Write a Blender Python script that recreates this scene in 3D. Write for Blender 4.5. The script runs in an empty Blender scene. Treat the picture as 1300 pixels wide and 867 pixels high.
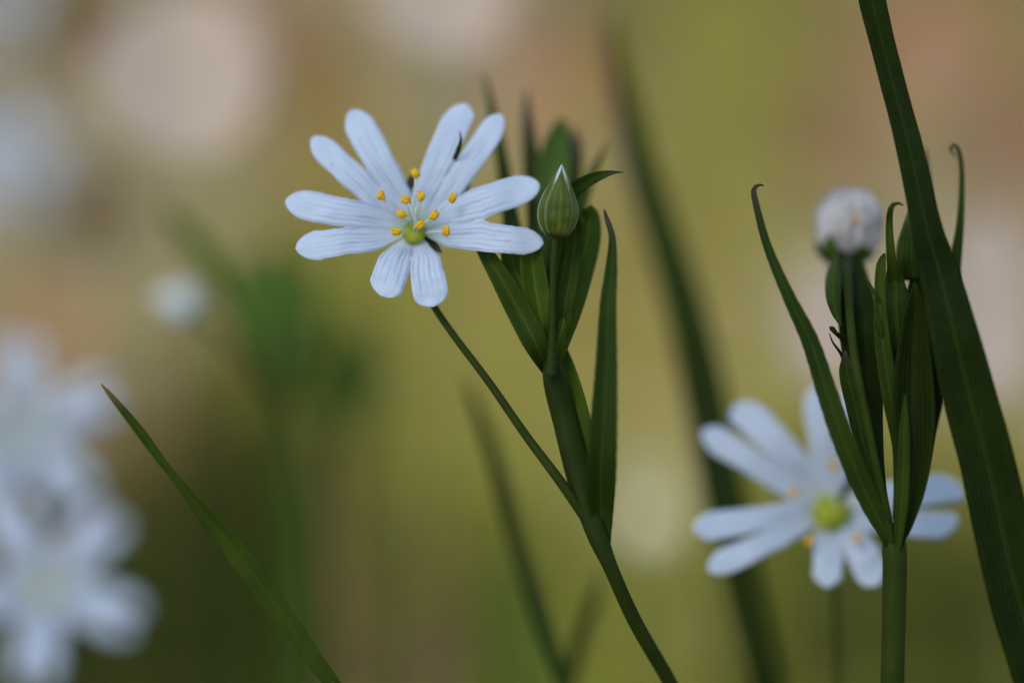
import bpy, bmesh, math, random
from mathutils import Vector, Matrix, noise

random.seed(11)
R = math.radians
scene = bpy.context.scene
COL = scene.collection

# ------------------------------------------------------------------ camera
FOC, SENS, D0 = 100.0, 36.0, 0.278          # macro lens; distance of the plane in focus (m)
CAM_H, PITCH = 0.30, R(12)
cam_d = bpy.data.cameras.new("macro_camera")
cam = bpy.data.objects.new("macro_camera", cam_d)
COL.objects.link(cam)
cam.location = (0, 0, CAM_H)
cam.rotation_euler = (R(90) - PITCH, 0, 0)
cam_d.lens, cam_d.sensor_width = FOC, SENS
cam_d.clip_start, cam_d.clip_end = 0.005, 500
cam_d.dof.use_dof = True
cam_d.dof.focus_distance = D0 + 0.001
cam_d.dof.aperture_fstop = 4.2
cam_d.dof.aperture_blades = 0
scene.camera = cam

# ------------------------------------------------------------------ light
SUN_EL, SUN_AZ = R(48), R(215)               # azimuth clockwise from +Y: behind the camera, to the left
world = bpy.data.worlds.new("World")
scene.world = world
world.use_nodes = True
nt = world.node_tree
sky = nt.nodes.new("ShaderNodeTexSky")
sky.sky_type = 'NISHITA'
sky.sun_disc = False
sky.sun_elevation, sky.sun_rotation = SUN_EL, SUN_AZ
bg = nt.nodes["Background"]
bg.inputs["Strength"].default_value = 0.15
sky.ozone_density = 3.0
nt.links.new(sky.outputs[0], bg.inputs["Color"])
sun_d = bpy.data.lights.new("sun", 'SUN')
sun_d.energy, sun_d.angle, sun_d.color = 0.5, R(20), (1.0, 0.94, 0.84)
sun = bpy.data.objects.new("sun", sun_d)
COL.objects.link(sun)
sd = Vector((math.sin(SUN_AZ) * math.cos(SUN_EL), math.cos(SUN_AZ) * math.cos(SUN_EL), math.sin(SUN_EL)))
sun.rotation_euler = sd.to_track_quat('Z', 'Y').to_euler()
sun.location = sd * 5
vs = scene.view_settings
vs.view_transform, vs.look, vs.gamma, vs.exposure = 'Standard', 'None', 1.0, 0.5
vs.use_curve_mapping = False
scene.render.engine = 'CYCLES'
scene.cycles.use_denoising = True
scene.cycles.max_bounces = 6

# ------------------------------------------------------------------ geometry helpers
FW = Vector((0, math.cos(PITCH), -math.sin(PITCH)))
UP = Vector((0, math.sin(PITCH), math.cos(PITCH)))
RT = Vector((1, 0, 0))
CAM = Vector((0, 0, CAM_H))
K = SENS / FOC / 1300.0                      # metres per photo pixel per metre of distance


def P(px, py, D=D0):
    return CAM + FW * D + RT * ((px - 650) * K * D) - UP * ((py - 433.5) * K * D)


def ground_under(px, py):
    d = FW + RT * ((px - 650) * K) - UP * ((py - 433.5) * K)
    t = CAM_H / -d.z
    return CAM + d * t


ORG = {}                                     # world origin of each object


def tag(o, label, cat, group=None, kind=None):
    if label: o["label"] = label
    if cat: o["category"] = cat
    if group: o["group"] = group
    if kind: o["kind"] = kind
    return o


def thing(name, loc, label, cat, group=None):
    o = bpy.data.objects.new(name, None)
    o.empty_display_size = 0.01
    COL.objects.link(o)
    o.location = loc
    ORG[o.name] = Vector(loc)
    return tag(o, label, cat, group)


class MB:
    def __init__(self):
        self.v, self.f, self.uv, self.mi, self.cur = [], [], [], [], 0

    def grid(self, rows, uvs, closed=False):
        """rows of equal length; closed joins last column to first"""
        n, b = len(rows[0]), len(self.v)
        for r, u in zip(rows, uvs):
            self.v += r
            self.uv += u
        for i in range(len(rows) - 1):
            for j in range(n if closed else n - 1):
                k = (j + 1) % n
                self.f.append((b + i * n + j, b + i * n + k, b + (i + 1) * n + k, b + (i + 1) * n + j))
                self.mi.append(self.cur)
        return b

    def fan(self, idx):
        self.f.append(tuple(idx)); self.mi.append(self.cur)

    def build(self, name, mats, parent=None, origin=None, smooth=True, merge=0):
        if not isinstance(mats, (list, tuple)): mats = [mats]
        po = ORG[parent.name] if parent else Vector((0, 0, 0))
        og = Vector(origin) if origin is not None else (po if parent else Vector((0, 0, 0)))
        me = bpy.data.meshes.new(name)
        me.from_pydata([tuple(Vector(p) - og) for p in self.v], [], self.f)
        uvl = me.uv_layers.new(name="UVMap")
        for l in me.loops:
            uvl.data[l.index].uv = self.uv[l.vertex_index]
        for p, m in zip(me.polygons, self.mi):
            p.use_smooth = smooth
            p.material_index = m
        for m in mats: me.materials.append(m)
        bm = bmesh.new(); bm.from_mesh(me)
        if merge: bmesh.ops.remove_doubles(bm, verts=bm.verts, dist=merge)
        bmesh.ops.recalc_face_normals(bm, faces=bm.faces)
        bm.to_mesh(me); bm.free()
        o = bpy.data.objects.new(name, me)
        COL.objects.link(o)
        if parent: o.parent = parent
        o.location = og - po
        ORG[o.name] = og
        return o


def catmull(pts, n):
    """resample list of equal-length tuples"""
    m = len(pts)
    L = [0.0]
    for a, b in zip(pts, pts[1:]):
        L.append(L[-1] + math.dist(a[:2], b[:2]) + abs(a[2] - b[2]) * 2 + 1e-6)
    out = []
    for i in range(n):
        t = L[-1] * i / (n - 1)
        k = 0
        while k < m - 2 and t > L[k + 1]: k += 1
        f = (t - L[k]) / (L[k + 1] - L[k])
        p0, p1, p2, p3 = pts[max(k - 1, 0)], pts[k], pts[k + 1], pts[min(k + 2, m - 1)]
        # finite-difference tangents (non uniform)
        d1 = L[k + 1] - L[k]
        q = []
        for a, b, c, d in zip(p0, p1, p2, p3):
            m1 = (c - a) / (L[k + 1] - L[max(k - 1, 0)]) * d1
            m2 = (d - b) / (L[min(k + 2, m - 1)] - L[k]) * d1
            f2, f3 = f * f, f * f * f
            q.append((2 * f3 - 3 * f2 + 1) * b + (f3 - 2 * f2 + f) * m1 + (-2 * f3 + 3 * f2) * c + (f3 - f2) * m2)
        out.append(tuple(q))
    return out


def leaf_bm(pts, D=D0, fold=0.35, thick=0.11, n=48, m=9, twist=None, wob=0.0, seed=0, tooth=0.0):
    """blade from pts (px, py, extra depth mm, half width px), closed lens-shaped section.
    fold > 0: keel away from the viewer; twist: list of (t, degrees)"""
    mb = MB()
    q = catmull(pts, n)
    C = [P(a, b, D + c / 1000) for a, b, c, w in q]
    rows, uvs = [], []
    for i, (a, b, c, w) in enumerate(q):
        T = (C[min(i + 1, n - 1)] - C[max(i - 1, 0)]).normalized()
        view = (C[i] - CAM).normalized()
        lat = T.cross(view)
        if lat.length < 1e-4: lat = RT.copy()
        lat.normalize()
        nor = lat.cross(T).normalized()
        if nor.dot(view) < 0: nor = -nor       # nor points away from the viewer
        t = i / (n - 1)
        tw = 0
        if twist:
            for (t0, a0), (t1, a1) in zip(twist, twist[1:]):
                if t0 <= t <= t1:
                    f = (t - t0) / (t1 - t0); f = f * f * (3 - 2 * f)
                    tw = a0 + (a1 - a0) * f
            ct, st = math.cos(R(tw)), math.sin(R(tw))
            lat, nor = lat * ct + nor * st, nor * ct - lat * st
        hw = max(w, 0.15) * K * (D + c / 1000)
        if wob:
            hw *= 1 + wob * noise.noise(Vector((t * 14, seed * 3.7, 0)))
        front, back, uf, ub = [], [], [], []
        for j in range(m):
            s = -1 + 2 * j / (m - 1)
            ss = s
            if tooth and j in (0, m - 1):
                ss = s * (1 + tooth * (0.5 + 0.5 * math.sin(i * 2.1 + seed + j)))
            z = fold * hw * (1 - abs(s) ** 1.4)
            th = thick / 1000 * (1 - s * s * 0.96)
            th = min(th, hw * 0.6)
            mid = C[i] + lat * (ss * hw) + nor * z
            front.append(mid - nor * th); back.append(mid + nor * th)
            uf.append((0.5 + s / 2, t)); ub.append((0.5 + s / 2, t))
        rows.append(front + back[::-1]); uvs.append(uf + ub[::-1])
    b = mb.grid(rows, uvs, closed=True)
    mb.fan(range(b, b + 2 * m)); k = b + (n - 1) * 2 * m
    mb.fan(range(k, k + 2 * m))
    return mb


def leaf(parent, pts, mat, D=D0, name="leaf", **kw):
    return leaf_bm(pts, D, **kw).build(name, mat, parent, origin=P(pts[-1][0], pts[-1][1], D + pts[-1][2] / 1000) if parent else None)


def tube_bm(pts, D=D0, n=40, m=12, lump=0.0):
    mb = MB()
    q = catmull(pts, n)
    C = [P(a, b, D + c / 1000) for a, b, c, w in q]
    return tube_w(C, [w * K * (D + c / 1000) for a, b, c, w in q], m, mb, lump)


def tube_w(C, rad, m=12, mb=None, lump=0.0):
    mb = mb or MB()
    n = len(C); rows, uvs = [], []
    ref = Vector((0.31, 0.9, 0.2)).normalized()
    for i in range(n):
        T = (C[min(i + 1, n - 1)] - C[max(i - 1, 0)]).normalized()
        a = T.cross(ref).normalized(); b = T.cross(a).normalized()
        r, u = [], []
        for j in range(m):
            an = 2 * math.pi * j / m
            rr = rad[i] * (1 + lump * (math.cos(4 * an)))
            r.append(C[i] + a * math.cos(an) * rr + b * math.sin(an) * rr); u.append((j / m, i / (n - 1)))
        rows.append(r); uvs.append(u)
    b0 = mb.grid(rows, uvs, closed=True)
    mb.fan(range(b0, b0 + m)); k = b0 + (n - 1) * m
    mb.fan(range(k, k + m))
    return mb


def stem(parent, pts, mat, D=D0, name="stem", ground=True, **kw):
    """tube through photo points, then on down to the soil below the picture"""
    mb = tube_bm(pts, D, **kw)
    if ground:
        a, b = pts[-2], pts[-1]
        A, B = P(a[0], a[1], D + a[2] / 1000), P(b[0], b[1], D + b[2] / 1000)
        mb = tube_w(*ground_path(pts, D), m=kw.get("m", 12), lump=kw.get("lump", 0.0))
    return mb.build(name, mat, parent, origin=P(pts[0][0], pts[0][1], D + pts[0][2] / 1000))


def foot_of(A, B):
    """where a stem running A -> B reaches the soil, straightening as it goes down"""
    d = (B - A).normalized()
    return Vector((B.x + d.x * B.z * 0.45, B.y + d.y * 0.1 * B.z + 0.01, -0.004))


def ground_path(pts, D, n=44):
    q = catmull(pts, n)
    C = [P(a, b, D + c / 1000) for a, b, c, w in q]
    rad = [w * K * (D + c / 1000) for a, b, c, w in q]
    A, B = C[-3], C[-1]
    F = foot_of(A, B)
    d = (B - A).normalized()
    H = B.z
    m1 = d * H; m2 = Vector((0, 0, -1)) * H
    for i in range(1, 15):
        f = i / 14; f2, f3 = f * f, f * f * f
        C.append((2 * f3 - 3 * f2 + 1) * B + (f3 - 2 * f2 + f) * m1 + (-2 * f3 + 3 * f2) * F + (f3 - f2) * m2)
        rad.append(rad[len(q) - 1] * (1 + 0.15 * f))
    return C, rad


def base_point(pts, D=D0):
    a = catmull(pts, 44)
    A, B = a[-3], a[-1]
    F = foot_of(P(A[0], A[1], D + A[2] / 1000), P(B[0], B[1], D + B[2] / 1000))
    return (F.x, F.y, 0)


# ------------------------------------------------------------------ materials
def new_mat(name):
    m = bpy.data.materials.new(name); m.use_nodes = True
    t = m.node_tree
    return m, t, t.nodes["Principled BSDF"], t.nodes["Material Output"]


def N(t, typ, **kw):
    n = t.nodes.new(typ)
    for k, v in kw.items(): setattr(n, k, v)
    return n


def ramp(t, fac, stops):
    r = N(t, "ShaderNodeValToRGB")
    e = r.color_ramp.elements
    while len(e) < len(stops): e.new(0.5)
    for x, (p, c) in zip(e, stops):
        x.position = p; x.color = (c[0], c[1], c[2], 1) if len(c) == 3 else c
    t.links.new(fac, r.inputs[0])
    return r.outputs[0]


def mixc(t, fac, a, b, mode='MIX'):
    n = N(t, "ShaderNodeMix", data_type='RGBA', blend_type=mode)
    for s, v in ((n.inputs[0], fac), (n.inputs[6], a), (n.inputs[7], b)):
        if hasattr(v, "links"): t.links.new(v, s)
        elif isinstance(v, (int, float)): s.default_value = v
        else: s.default_value = (v[0], v[1], v[2], 1)
    return n.outputs[2]


def math_n(t, op, a, b=None, c=None):
    n = N(t, "ShaderNodeMath", operation=op)
    for s, v in zip(n.inputs, (a, b, c)):
        if v is None: continue
        if hasattr(v, "links"): t.links.new(v, s)
        else: s.default_value = v
    return n.outputs[0]


def uvx(t):
    tc = N(t, "ShaderNodeTexCoord")
    sp = N(t, "ShaderNodeSeparateXYZ")
    t.links.new(tc.outputs["UV"], sp.inputs[0])
    return tc, sp.outputs[0], sp.outputs[1]


def add_translucent(t, bsdf, out, col, amount):
    tr = N(t, "ShaderNodeBsdfTranslucent")
    if hasattr(col, "links"): t.links.new(col, tr.inputs[0])
    else: tr.inputs[0].default_value = (*col, 1)
    mx = N(t, "ShaderNodeMixShader"); mx.inputs[0].default_value = amount
    t.links.new(bsdf.outputs[0], mx.inputs[1]); t.links.new(tr.outputs[0], mx.inputs[2])
    t.links.new(mx.outputs[0], out.inputs[0])


def leaf_mat(name, c1, c2, tip=None, veins=16, rough=0.55, trans=0.12, rib=0.5, tip_at=0.06, edge=None, spec=0.06, blotch=130, vc=1.0):
    """green blade: length-wise veins, blotchy tone, a paler midrib and, with tip, a withered end (v = 0)"""
    m, t, b, out = new_mat(name)
    tc, u, v = uvx(t)
    ns = N(t, "ShaderNodeTexNoise"); ns.inputs["Scale"].default_value = blotch; ns.inputs["Detail"].default_value = 4
    t.links.new(tc.outputs["Object"], ns.inputs["Vector"])
    n2 = N(t, "ShaderNodeTexNoise"); n2.inputs["Scale"].default_value = 900; n2.inputs["Detail"].default_value = 2
    t.links.new(tc.outputs["Object"], n2.inputs["Vector"])
    base = mixc(t, ramp(t, ns.outputs[0], [(0.35, (0, 0, 0)), (0.65, (1, 1, 1))]), c1, c2)
    w = math_n(t, 'SINE', math_n(t, 'MULTIPLY', u, veins * 2 * math.pi))
    vein = ramp(t, math_n(t, 'ADD', math_n(t, 'MULTIPLY', w, 0.35), n2.outputs[0]), [(0.2, [1 - 0.13 * vc] * 3), (0.9, [1 + 0.12 * vc] * 3)])
    col = mixc(t, 1.0, base, vein, 'MULTIPLY')
    mid = math_n(t, 'ABSOLUTE', math_n(t, 'SUBTRACT', u, 0.5))
    col = mixc(t, math_n(t, 'MULTIPLY', ramp(t, mid, [(0.0, (1, 1, 1)), (0.06, (0, 0, 0))]), rib), col, [x * 1.9 for x in c2])
    if edge:
        col = mixc(t, ramp(t, mid, [(0.43, (0, 0, 0)), (0.5, (1, 1, 1))]), col, edge)
    if tip:
        col = mixc(t, ramp(t, math_n(t, 'ADD', v, math_n(t, 'MULTIPLY', ns.outputs[0], 0.04)), [(tip_at, (1, 1, 1)), (tip_at + 0.12, (0, 0, 0))]), col, tip)
    t.links.new(col, b.inputs["Base Color"])
    b.inputs["Roughness"].default_value = rough
    b.inputs["Specular IOR Level"].default_value = spec
    bp = N(t, "ShaderNodeBump"); bp.inputs["Strength"].default_value = 0.12; bp.inputs["Distance"].default_value = 0.0002
    t.links.new(math_n(t, 'ADD', w, n2.outputs[0]), bp.inputs["Height"])
    t.links.new(bp.outputs[0], b.inputs["Normal"])
    if trans: add_translucent(t, b, out, col, trans)
    return m


def plain_mat(name, c1, c2, scale=300, rough=0.6, trans=0.0, bump=0.2, spec=0.2):
    m, t, b, out = new_mat(name)
    tc = N(t, "ShaderNodeTexCoord")
    ns = N(t, "ShaderNodeTexNoise"); ns.inputs["Scale"].default_value = scale; ns.inputs["Detail"].default_value = 4
    t.links.new(tc.outputs["Object"], ns.inputs["Vector"])
    col = ramp(t, ns.outputs[0], [(0.3, c1), (0.7, c2)])
    t.links.new(col, b.inputs["Base Color"])
    b.inputs["Roughness"].default_value = rough
    b.inputs["Specular IOR Level"].default_value = spec
    bp = N(t, "ShaderNodeBump"); bp.inputs["Strength"].default_value = bump; bp.inputs["Distance"].default_value = 0.0004
    t.links.new(ns.outputs[0], bp.inputs["Height"]); t.links.new(bp.outputs[0], b.inputs["Normal"])
    if trans: add_translucent(t, b, out, col, trans)
    return m


def petal_mat():
    m, t, b, out = new_mat("white_petal")
    tc, u, v = uvx(t)
    ns = N(t, "ShaderNodeTexNoise"); ns.inputs["Scale"].default_value = 1.0; ns.inputs["Detail"].default_value = 3
    mp = N(t, "ShaderNodeMapping"); mp.inputs["Scale"].default_value = (18, 2.0, 1)
    t.links.new(tc.outputs["UV"], mp.inputs[0]); t.links.new(mp.outputs[0], ns.inputs["Vector"])
    # branching veins: a sine across the lobe, bent by noise, fading to the tip
    w = math_n(t, 'SINE', math_n(t, 'ADD', math_n(t, 'MULTIPLY', u, 2 * math.pi * 12.0), math_n(t, 'MULTIPLY', ns.outputs[0], 9.0)))
    line = ramp(t, w, [(0.35, (0, 0, 0)), (0.95, (1, 1, 1))])
    fade = ramp(t, v, [(0.0, (0.9, 0.9, 0.9)), (0.4, (0.85, 0.85, 0.85)), (0.72, (0.35, 0.35, 0.35)), (0.95, (0.05, 0.05, 0.05))])
    sp = N(t, "ShaderNodeTexNoise"); sp.inputs["Scale"].default_value = 700
    t.links.new(tc.outputs["Object"], sp.inputs["Vector"])
    big = N(t, "ShaderNodeTexNoise"); big.inputs["Scale"].default_value = 1.0; big.inputs["Detail"].default_value = 2
    mp2 = N(t, "ShaderNodeMapping"); mp2.inputs["Scale"].default_value = (9, 3.5, 1)
    t.links.new(tc.outputs["UV"], mp2.inputs[0]); t.links.new(mp2.outputs[0], big.inputs["Vector"])
    amt = ramp(t, big.outputs[0], [(0.35, (0.25, 0.25, 0.25)), (0.65, (1, 1, 1))])
    f = math_n(t, 'MULTIPLY', math_n(t, 'MULTIPLY', math_n(t, 'MULTIPLY', line, fade), amt), 1.05)
    col = mixc(t, f, (0.75, 0.82, 0.89), (0.38, 0.42, 0.54))
    col = mixc(t, ramp(t, sp.outputs[0], [(0.72, (0, 0, 0)), (0.78, (0.35, 0.35, 0.35))]), col, (0.45, 0.40, 0.38))
    col = mixc(t, ramp(t, v, [(0.0, (1, 1, 1)), (0.16, (0, 0, 0))]), col, (0.62, 0.70, 0.40))
    t.links.new(col, b.inputs["Base Color"])
    b.inputs["Roughness"].default_value = 0.55
    b.inputs["Specular IOR Level"].default_value = 0.25
    bp = N(t, "ShaderNodeBump"); bp.inputs["Strength"].default_value = 0.09; bp.inputs["Distance"].default_value = 0.00015
    bp.invert = True
    t.links.new(math_n(t, 'MULTIPLY', line, fade), bp.inputs["Height"]); t.links.new(bp.outputs[0], b.inputs["Normal"])
    add_translucent(t, b, out, col, 0.34)
    return m


M = {
    'petal': petal_mat(),
    'anther': plain_mat("yellow_anther", (0.72, 0.36, 0.01), (0.88, 0.55, 0.03), 2500, 0.85),
    'filament': plain_mat("white_filament", (0.72, 0.80, 0.72), (0.8, 0.85, 0.78), 900, 0.5, 0.2),
    'ovary': plain_mat("yellow_green_ovary", (0.27, 0.33, 0.02), (0.50, 0.52, 0.05), 1100, 0.6, 0.1, bump=0.6),
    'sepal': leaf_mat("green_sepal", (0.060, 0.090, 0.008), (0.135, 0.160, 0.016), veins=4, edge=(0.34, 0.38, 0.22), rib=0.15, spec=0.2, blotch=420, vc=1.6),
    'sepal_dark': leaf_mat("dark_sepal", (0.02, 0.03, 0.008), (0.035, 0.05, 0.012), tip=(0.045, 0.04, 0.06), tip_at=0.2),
    'leaf': leaf_mat("stitchwort_leaf", (0.0250, 0.0475, 0.0037), (0.0425, 0.0689, 0.0056), veins=9),
    'leaf_mid': leaf_mat("mid_green_leaf", (0.0450, 0.0784, 0.0050), (0.0700, 0.1116, 0.0075), veins=9),
    'leaf_bright': leaf_mat("bright_green_leaf", (0.075, 0.130, 0.022), (0.11, 0.17, 0.03), veins=8, trans=0.2),
    'leaf_lush': leaf_mat("lush_green_leaf", (0.0688, 0.1313, 0.0150), (0.1000, 0.1750, 0.0225), veins=8, trans=0.2),
    'sepal_shut': leaf_mat("shut_bud_sepal", (0.022, 0.042, 0.004), (0.045, 0.070, 0.007), veins=4, edge=(0.05, 0.08, 0.02), rib=0.15, blotch=330),
    'leaf_deep': leaf_mat("deep_green_leaf", (0.0190, 0.0361, 0.0035), (0.0300, 0.0513, 0.0050), tip=(0.07, 0.05, 0.045), tip_at=0.0, veins=9, trans=0.06),
    'leaf_dark': leaf_mat("dark_green_leaf", (0.0110, 0.0199, 0.0013), (0.0180, 0.0285, 0.0020), veins=9, trans=0.04, rib=0.2),
    'leaf_dry': leaf_mat("leaf_with_withered_edge", (0.0280, 0.0427, 0.0060), (0.0450, 0.0589, 0.0085), tip=(0.10, 0.065, 0.05), tip_at=0.1, edge=(0.10, 0.062, 0.035)),
    'blade': leaf_mat("broad_grass_blade", (0.0095, 0.0185, 0.0012), (0.0145, 0.0265, 0.0018), veins=13, trans=0.06, rib=0.55, rough=0.5, spec=0.05, vc=2.2),
    'blade_mid': leaf_mat("grass_blade_green", (0.0320, 0.0551, 0.0040), (0.0500, 0.0779, 0.0060), tip=(0.28, 0.15, 0.06), tip_at=-0.02, veins=11, rib=0.15, vc=1.8),
    'blade_far': leaf_mat("distant_blade_green", (0.0220, 0.0380, 0.0050), (0.0340, 0.0513, 0.0060), veins=8),
    'stem': plain_mat("green_stem", (0.0220, 0.0380, 0.0025), (0.0360, 0.0532, 0.0040), 260, 0.6, 0.05, spec=0.1),
    'stem_dark': plain_mat("dark_green_stem", (0.0160, 0.0276, 0.0020), (0.0260, 0.0399, 0.0030), 260, 0.6, 0.05, spec=0.1),
    'dry_blade': leaf_mat("straw_coloured_blade", (0.20, 0.15, 0.05), (0.27, 0.20, 0.07), veins=8),
    'bud_petal': plain_mat("closed_white_petals", (0.62, 0.68, 0.62), (0.76, 0.8, 0.76), 500, 0.5, 0.15),
    'withered': plain_mat("withered_white_petals", (0.40, 0.35, 0.30), (0.80, 0.76, 0.70), 330, 0.5, 0.25, 0.6),
    'thread': plain_mat("dry_brown_thread", (0.05, 0.035, 0.03), (0.09, 0.06, 0.05), 600, 0.7),
}

# ------------------------------------------------------------------ setting: the woodland floor
def soil_mat():
    m, t, b, out = new_mat("woodland_soil")
    tc = N(t, "ShaderNodeTexCoord")
    a = N(t, "ShaderNodeTexNoise"); a.inputs["Scale"].default_value = 2.2; a.inputs["Detail"].default_value = 6
    c = N(t, "ShaderNodeTexNoise"); c.inputs["Scale"].default_value = 45; c.inputs["Detail"].default_value = 6
    for n in (a, c): t.links.new(tc.outputs["Object"], n.inputs["Vector"])
    c1 = ramp(t, a.outputs[0], [(0.35, (0.32, 0.21, 0.09)), (0.5, (0.38, 0.27, 0.11)), (0.62, (0.26, 0.24, 0.06))])
    c2 = mixc(t, 0.6, c1, ramp(t, c.outputs[0], [(0.3, (0.35, 0.3, 0.25)), (0.7, (1.3, 1.25, 1.2))]), 'MULTIPLY')
    t.links.new(c2, b.inputs["Base Color"]); b.inputs["Roughness"].default_value = 0.95; b.inputs["Specular IOR Level"].default_value = 0
    bp = N(t, "ShaderNodeBump"); bp.inputs["Strength"].default_value = 0.6; bp.inputs["Distance"].default_value = 0.01
    t.links.new(c.outputs[0], bp.inputs["Height"]); t.links.new(bp.outputs[0], b.inputs["Normal"])
    return m


mb = MB()
xs = [-120, -40, -15, -6] + [-3 + 0.2 * i for i in range(31)] + [6, 15, 40, 120]
ys = [-120, -40, -10, -3, -1] + [-0.4 + 0.2 * i for i in range(33)] + [8, 12, 25, 60, 150]
rows, uvs = [], []
for y in ys:
    rows.append([Vector((x, y, 0.012 * noise.noise(Vector((x * 2.3, y * 2.3, 0))) - 0.006)) for x in xs])
    uvs.append([(x / 10, y / 10) for x in xs])
mb.grid(rows, uvs)
g = mb.build("ground", soil_mat())
tag(g, "brown woodland soil under the leaf litter", "ground", kind="structure")

# which kind of litter lies where on the floor: photo sample points (px, py) -> colour of what grows or lies there, with the floor's warm sunlight painted in
SAMPLES = [
    (0, 30, 150, 140, 110), (100, 30, 115, 95, 45), (230, 30, 165, 140, 110), (340, 40, 160, 125, 95), (420, 40, 135, 115, 65),
    (560, 20, 165, 140, 110), (660, 30, 150, 125, 95), (740, 30, 120, 98, 78), (830, 30, 112, 100, 48), (920, 30, 122, 118, 45),
    (1010, 30, 118, 105, 55), (1070, 30, 135, 110, 75), (1160, 40, 152, 115, 88), (1280, 30, 135, 100, 68),
    (30, 160, 120, 110, 85), (110, 150, 130, 112, 80), (230, 150, 160, 138, 105), (380, 150, 142, 124, 74), (540, 130, 150, 125, 88),
    (700, 150, 155, 125, 90), (850, 150, 138, 122, 72), (920, 150, 128, 125, 45), (1010, 150, 125, 105, 60), (1080, 150, 140, 110, 75), (1250, 150, 152, 116, 82),
    (20, 300, 120, 105, 80), (110, 300, 124, 105, 62), (200, 300, 142, 126, 90), (330, 260, 140, 124, 78), (450, 330, 120, 112, 58), (820, 300, 142, 118, 72),
    (1000, 300, 135, 125, 62), (1100, 250, 145, 120, 80), (1270, 300, 155, 125, 82),
    (30, 400, 168, 130, 88), (130, 410, 150, 128, 88), (300, 430, 105, 98, 55), (430, 420, 105, 102, 50), (520, 420, 132, 126, 62), (620, 450, 130, 116, 68),
    (820, 420, 142, 126, 74), (960, 420, 132, 122, 60), (1050, 440, 160, 140, 105), (1270, 430, 165, 145, 110),
    (60, 560, 140, 120, 85), (200, 560, 105, 96, 64), (310, 560, 74, 74, 32), (400, 560, 78, 78, 34), (500, 550, 140, 132, 62), (580, 560, 130, 130, 56),
    (650, 560, 130, 112, 64), (840, 550, 142, 134, 78), (1000, 560, 125, 115, 60), (1250, 560, 135, 120, 75),
    (60, 700, 95, 85, 50), (250, 680, 44, 46, 14), (350, 680, 72, 70, 28), (500, 660, 125, 116, 50), (590, 660, 116, 114, 48), (690, 680, 105, 98, 45), (820, 660, 155, 145, 90),
    (880, 680, 122, 120, 55), (1000, 720, 100, 95, 42), (1100, 720, 95, 88, 38), (1230, 720, 90, 86, 36),
    (60, 840, 60, 55, 25), (250, 820, 48, 48, 12), (350, 820, 64, 62, 26), (430, 820, 72, 72, 25), (530, 830, 140, 92, 62), (610, 820, 92, 90, 38), (720, 820, 96, 100, 46),
    (860, 800, 126, 130, 52), (900, 820, 116, 120, 46), (1000, 820, 86, 82, 34), (1090, 820, 90, 82, 34), (1200, 820, 78, 76, 30),
]


def lin(c):
    c /= 255
    return c / 12.92 if c < 0.04045 else ((c + 0.055) / 1.055) ** 2.4


GS = []
for px, py, r_, g_, b_ in SAMPLES:
    w = ground_under(px, py)
    GS.append((px, py, lin(r_), lin(g_), lin(b_)))


MEAN = [math.exp(sum(math.log(g[i]) for g in GS) / len(GS)) for i in (2, 3, 4)]


def photo_px(w):
    d = Vector(w) - CAM
    D = d.dot(FW)
    return 650 + d.dot(RT) / (K * D), 433.5 - d.dot(UP) / (K * D)


def want(w):
    px, py = photo_px(w)
    sw, c = 0, [0, 0, 0]
    for a, b, r_, g_, b_ in GS:
        q = 1 / (((a - px) ** 2 + (b - py) ** 2) ** 1.5 + 800)
        sw += q; c[0] += q * r_; c[1] += q * g_; c[2] += q * b_
    return [MEAN[i] * (x / sw / MEAN[i]) ** 2.1 for i, x in enumerate(c)]      # patches are crisper on the floor than in the soft picture


ILL = (0.345, 0.50, 0.98)                     # how bright a white sheet lies on this floor, gaps counted in, then lowered to paint sunlit warmth into the leaves
PALETTE = {                                   # what lies there: litter and plant colours, brightened and warmed in place of sunlight
    "bleached_leaf": (0.70, 0.54, 0.30), "gold_leaf": (0.66, 0.47, 0.12), "amber_leaf": (0.60, 0.37, 0.11), "pale_tan_leaf": (0.62, 0.43, 0.14), "tan_leaf": (0.50, 0.33, 0.11), "pink_brown_leaf": (0.52, 0.32, 0.14),
    "russet_leaf": (0.38, 0.18, 0.06), "brown_leaf": (0.32, 0.20, 0.07), "dark_brown_leaf": (0.14, 0.09, 0.025), "straw_leaf": (0.56, 0.43, 0.11),
    "yellow_green_leaf": (0.50, 0.42, 0.065), "olive_leaf": (0.36, 0.30, 0.04), "green_leaf": (0.29, 0.29, 0.035), "dark_olive_leaf": (0.14, 0.13, 0.02), "dark_green_leaf": (0.065, 0.07, 0.011),
}
PN = list(PALETTE)
PM = [plain_mat(n, [x * 0.82 for x in PALETTE[n]], [x * 1.15 for x in PALETTE[n]], 60, 0.9, spec=0.0) for n in PN]


def pick(w, jit=0.2):
    c = [x / i for x, i in zip(want(w), ILL)]
    k = math.exp(random.gauss(0, jit))
    tgt = [math.log(max(x * k * math.exp(random.gauss(0, 0.10)), 1e-3)) for x in c]
    best = min(range(len(PN)), key=lambda i: sum((math.log(a) - b) ** 2 for a, b in zip(PALETTE[PN[i]], tgt)))
    return best


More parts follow.
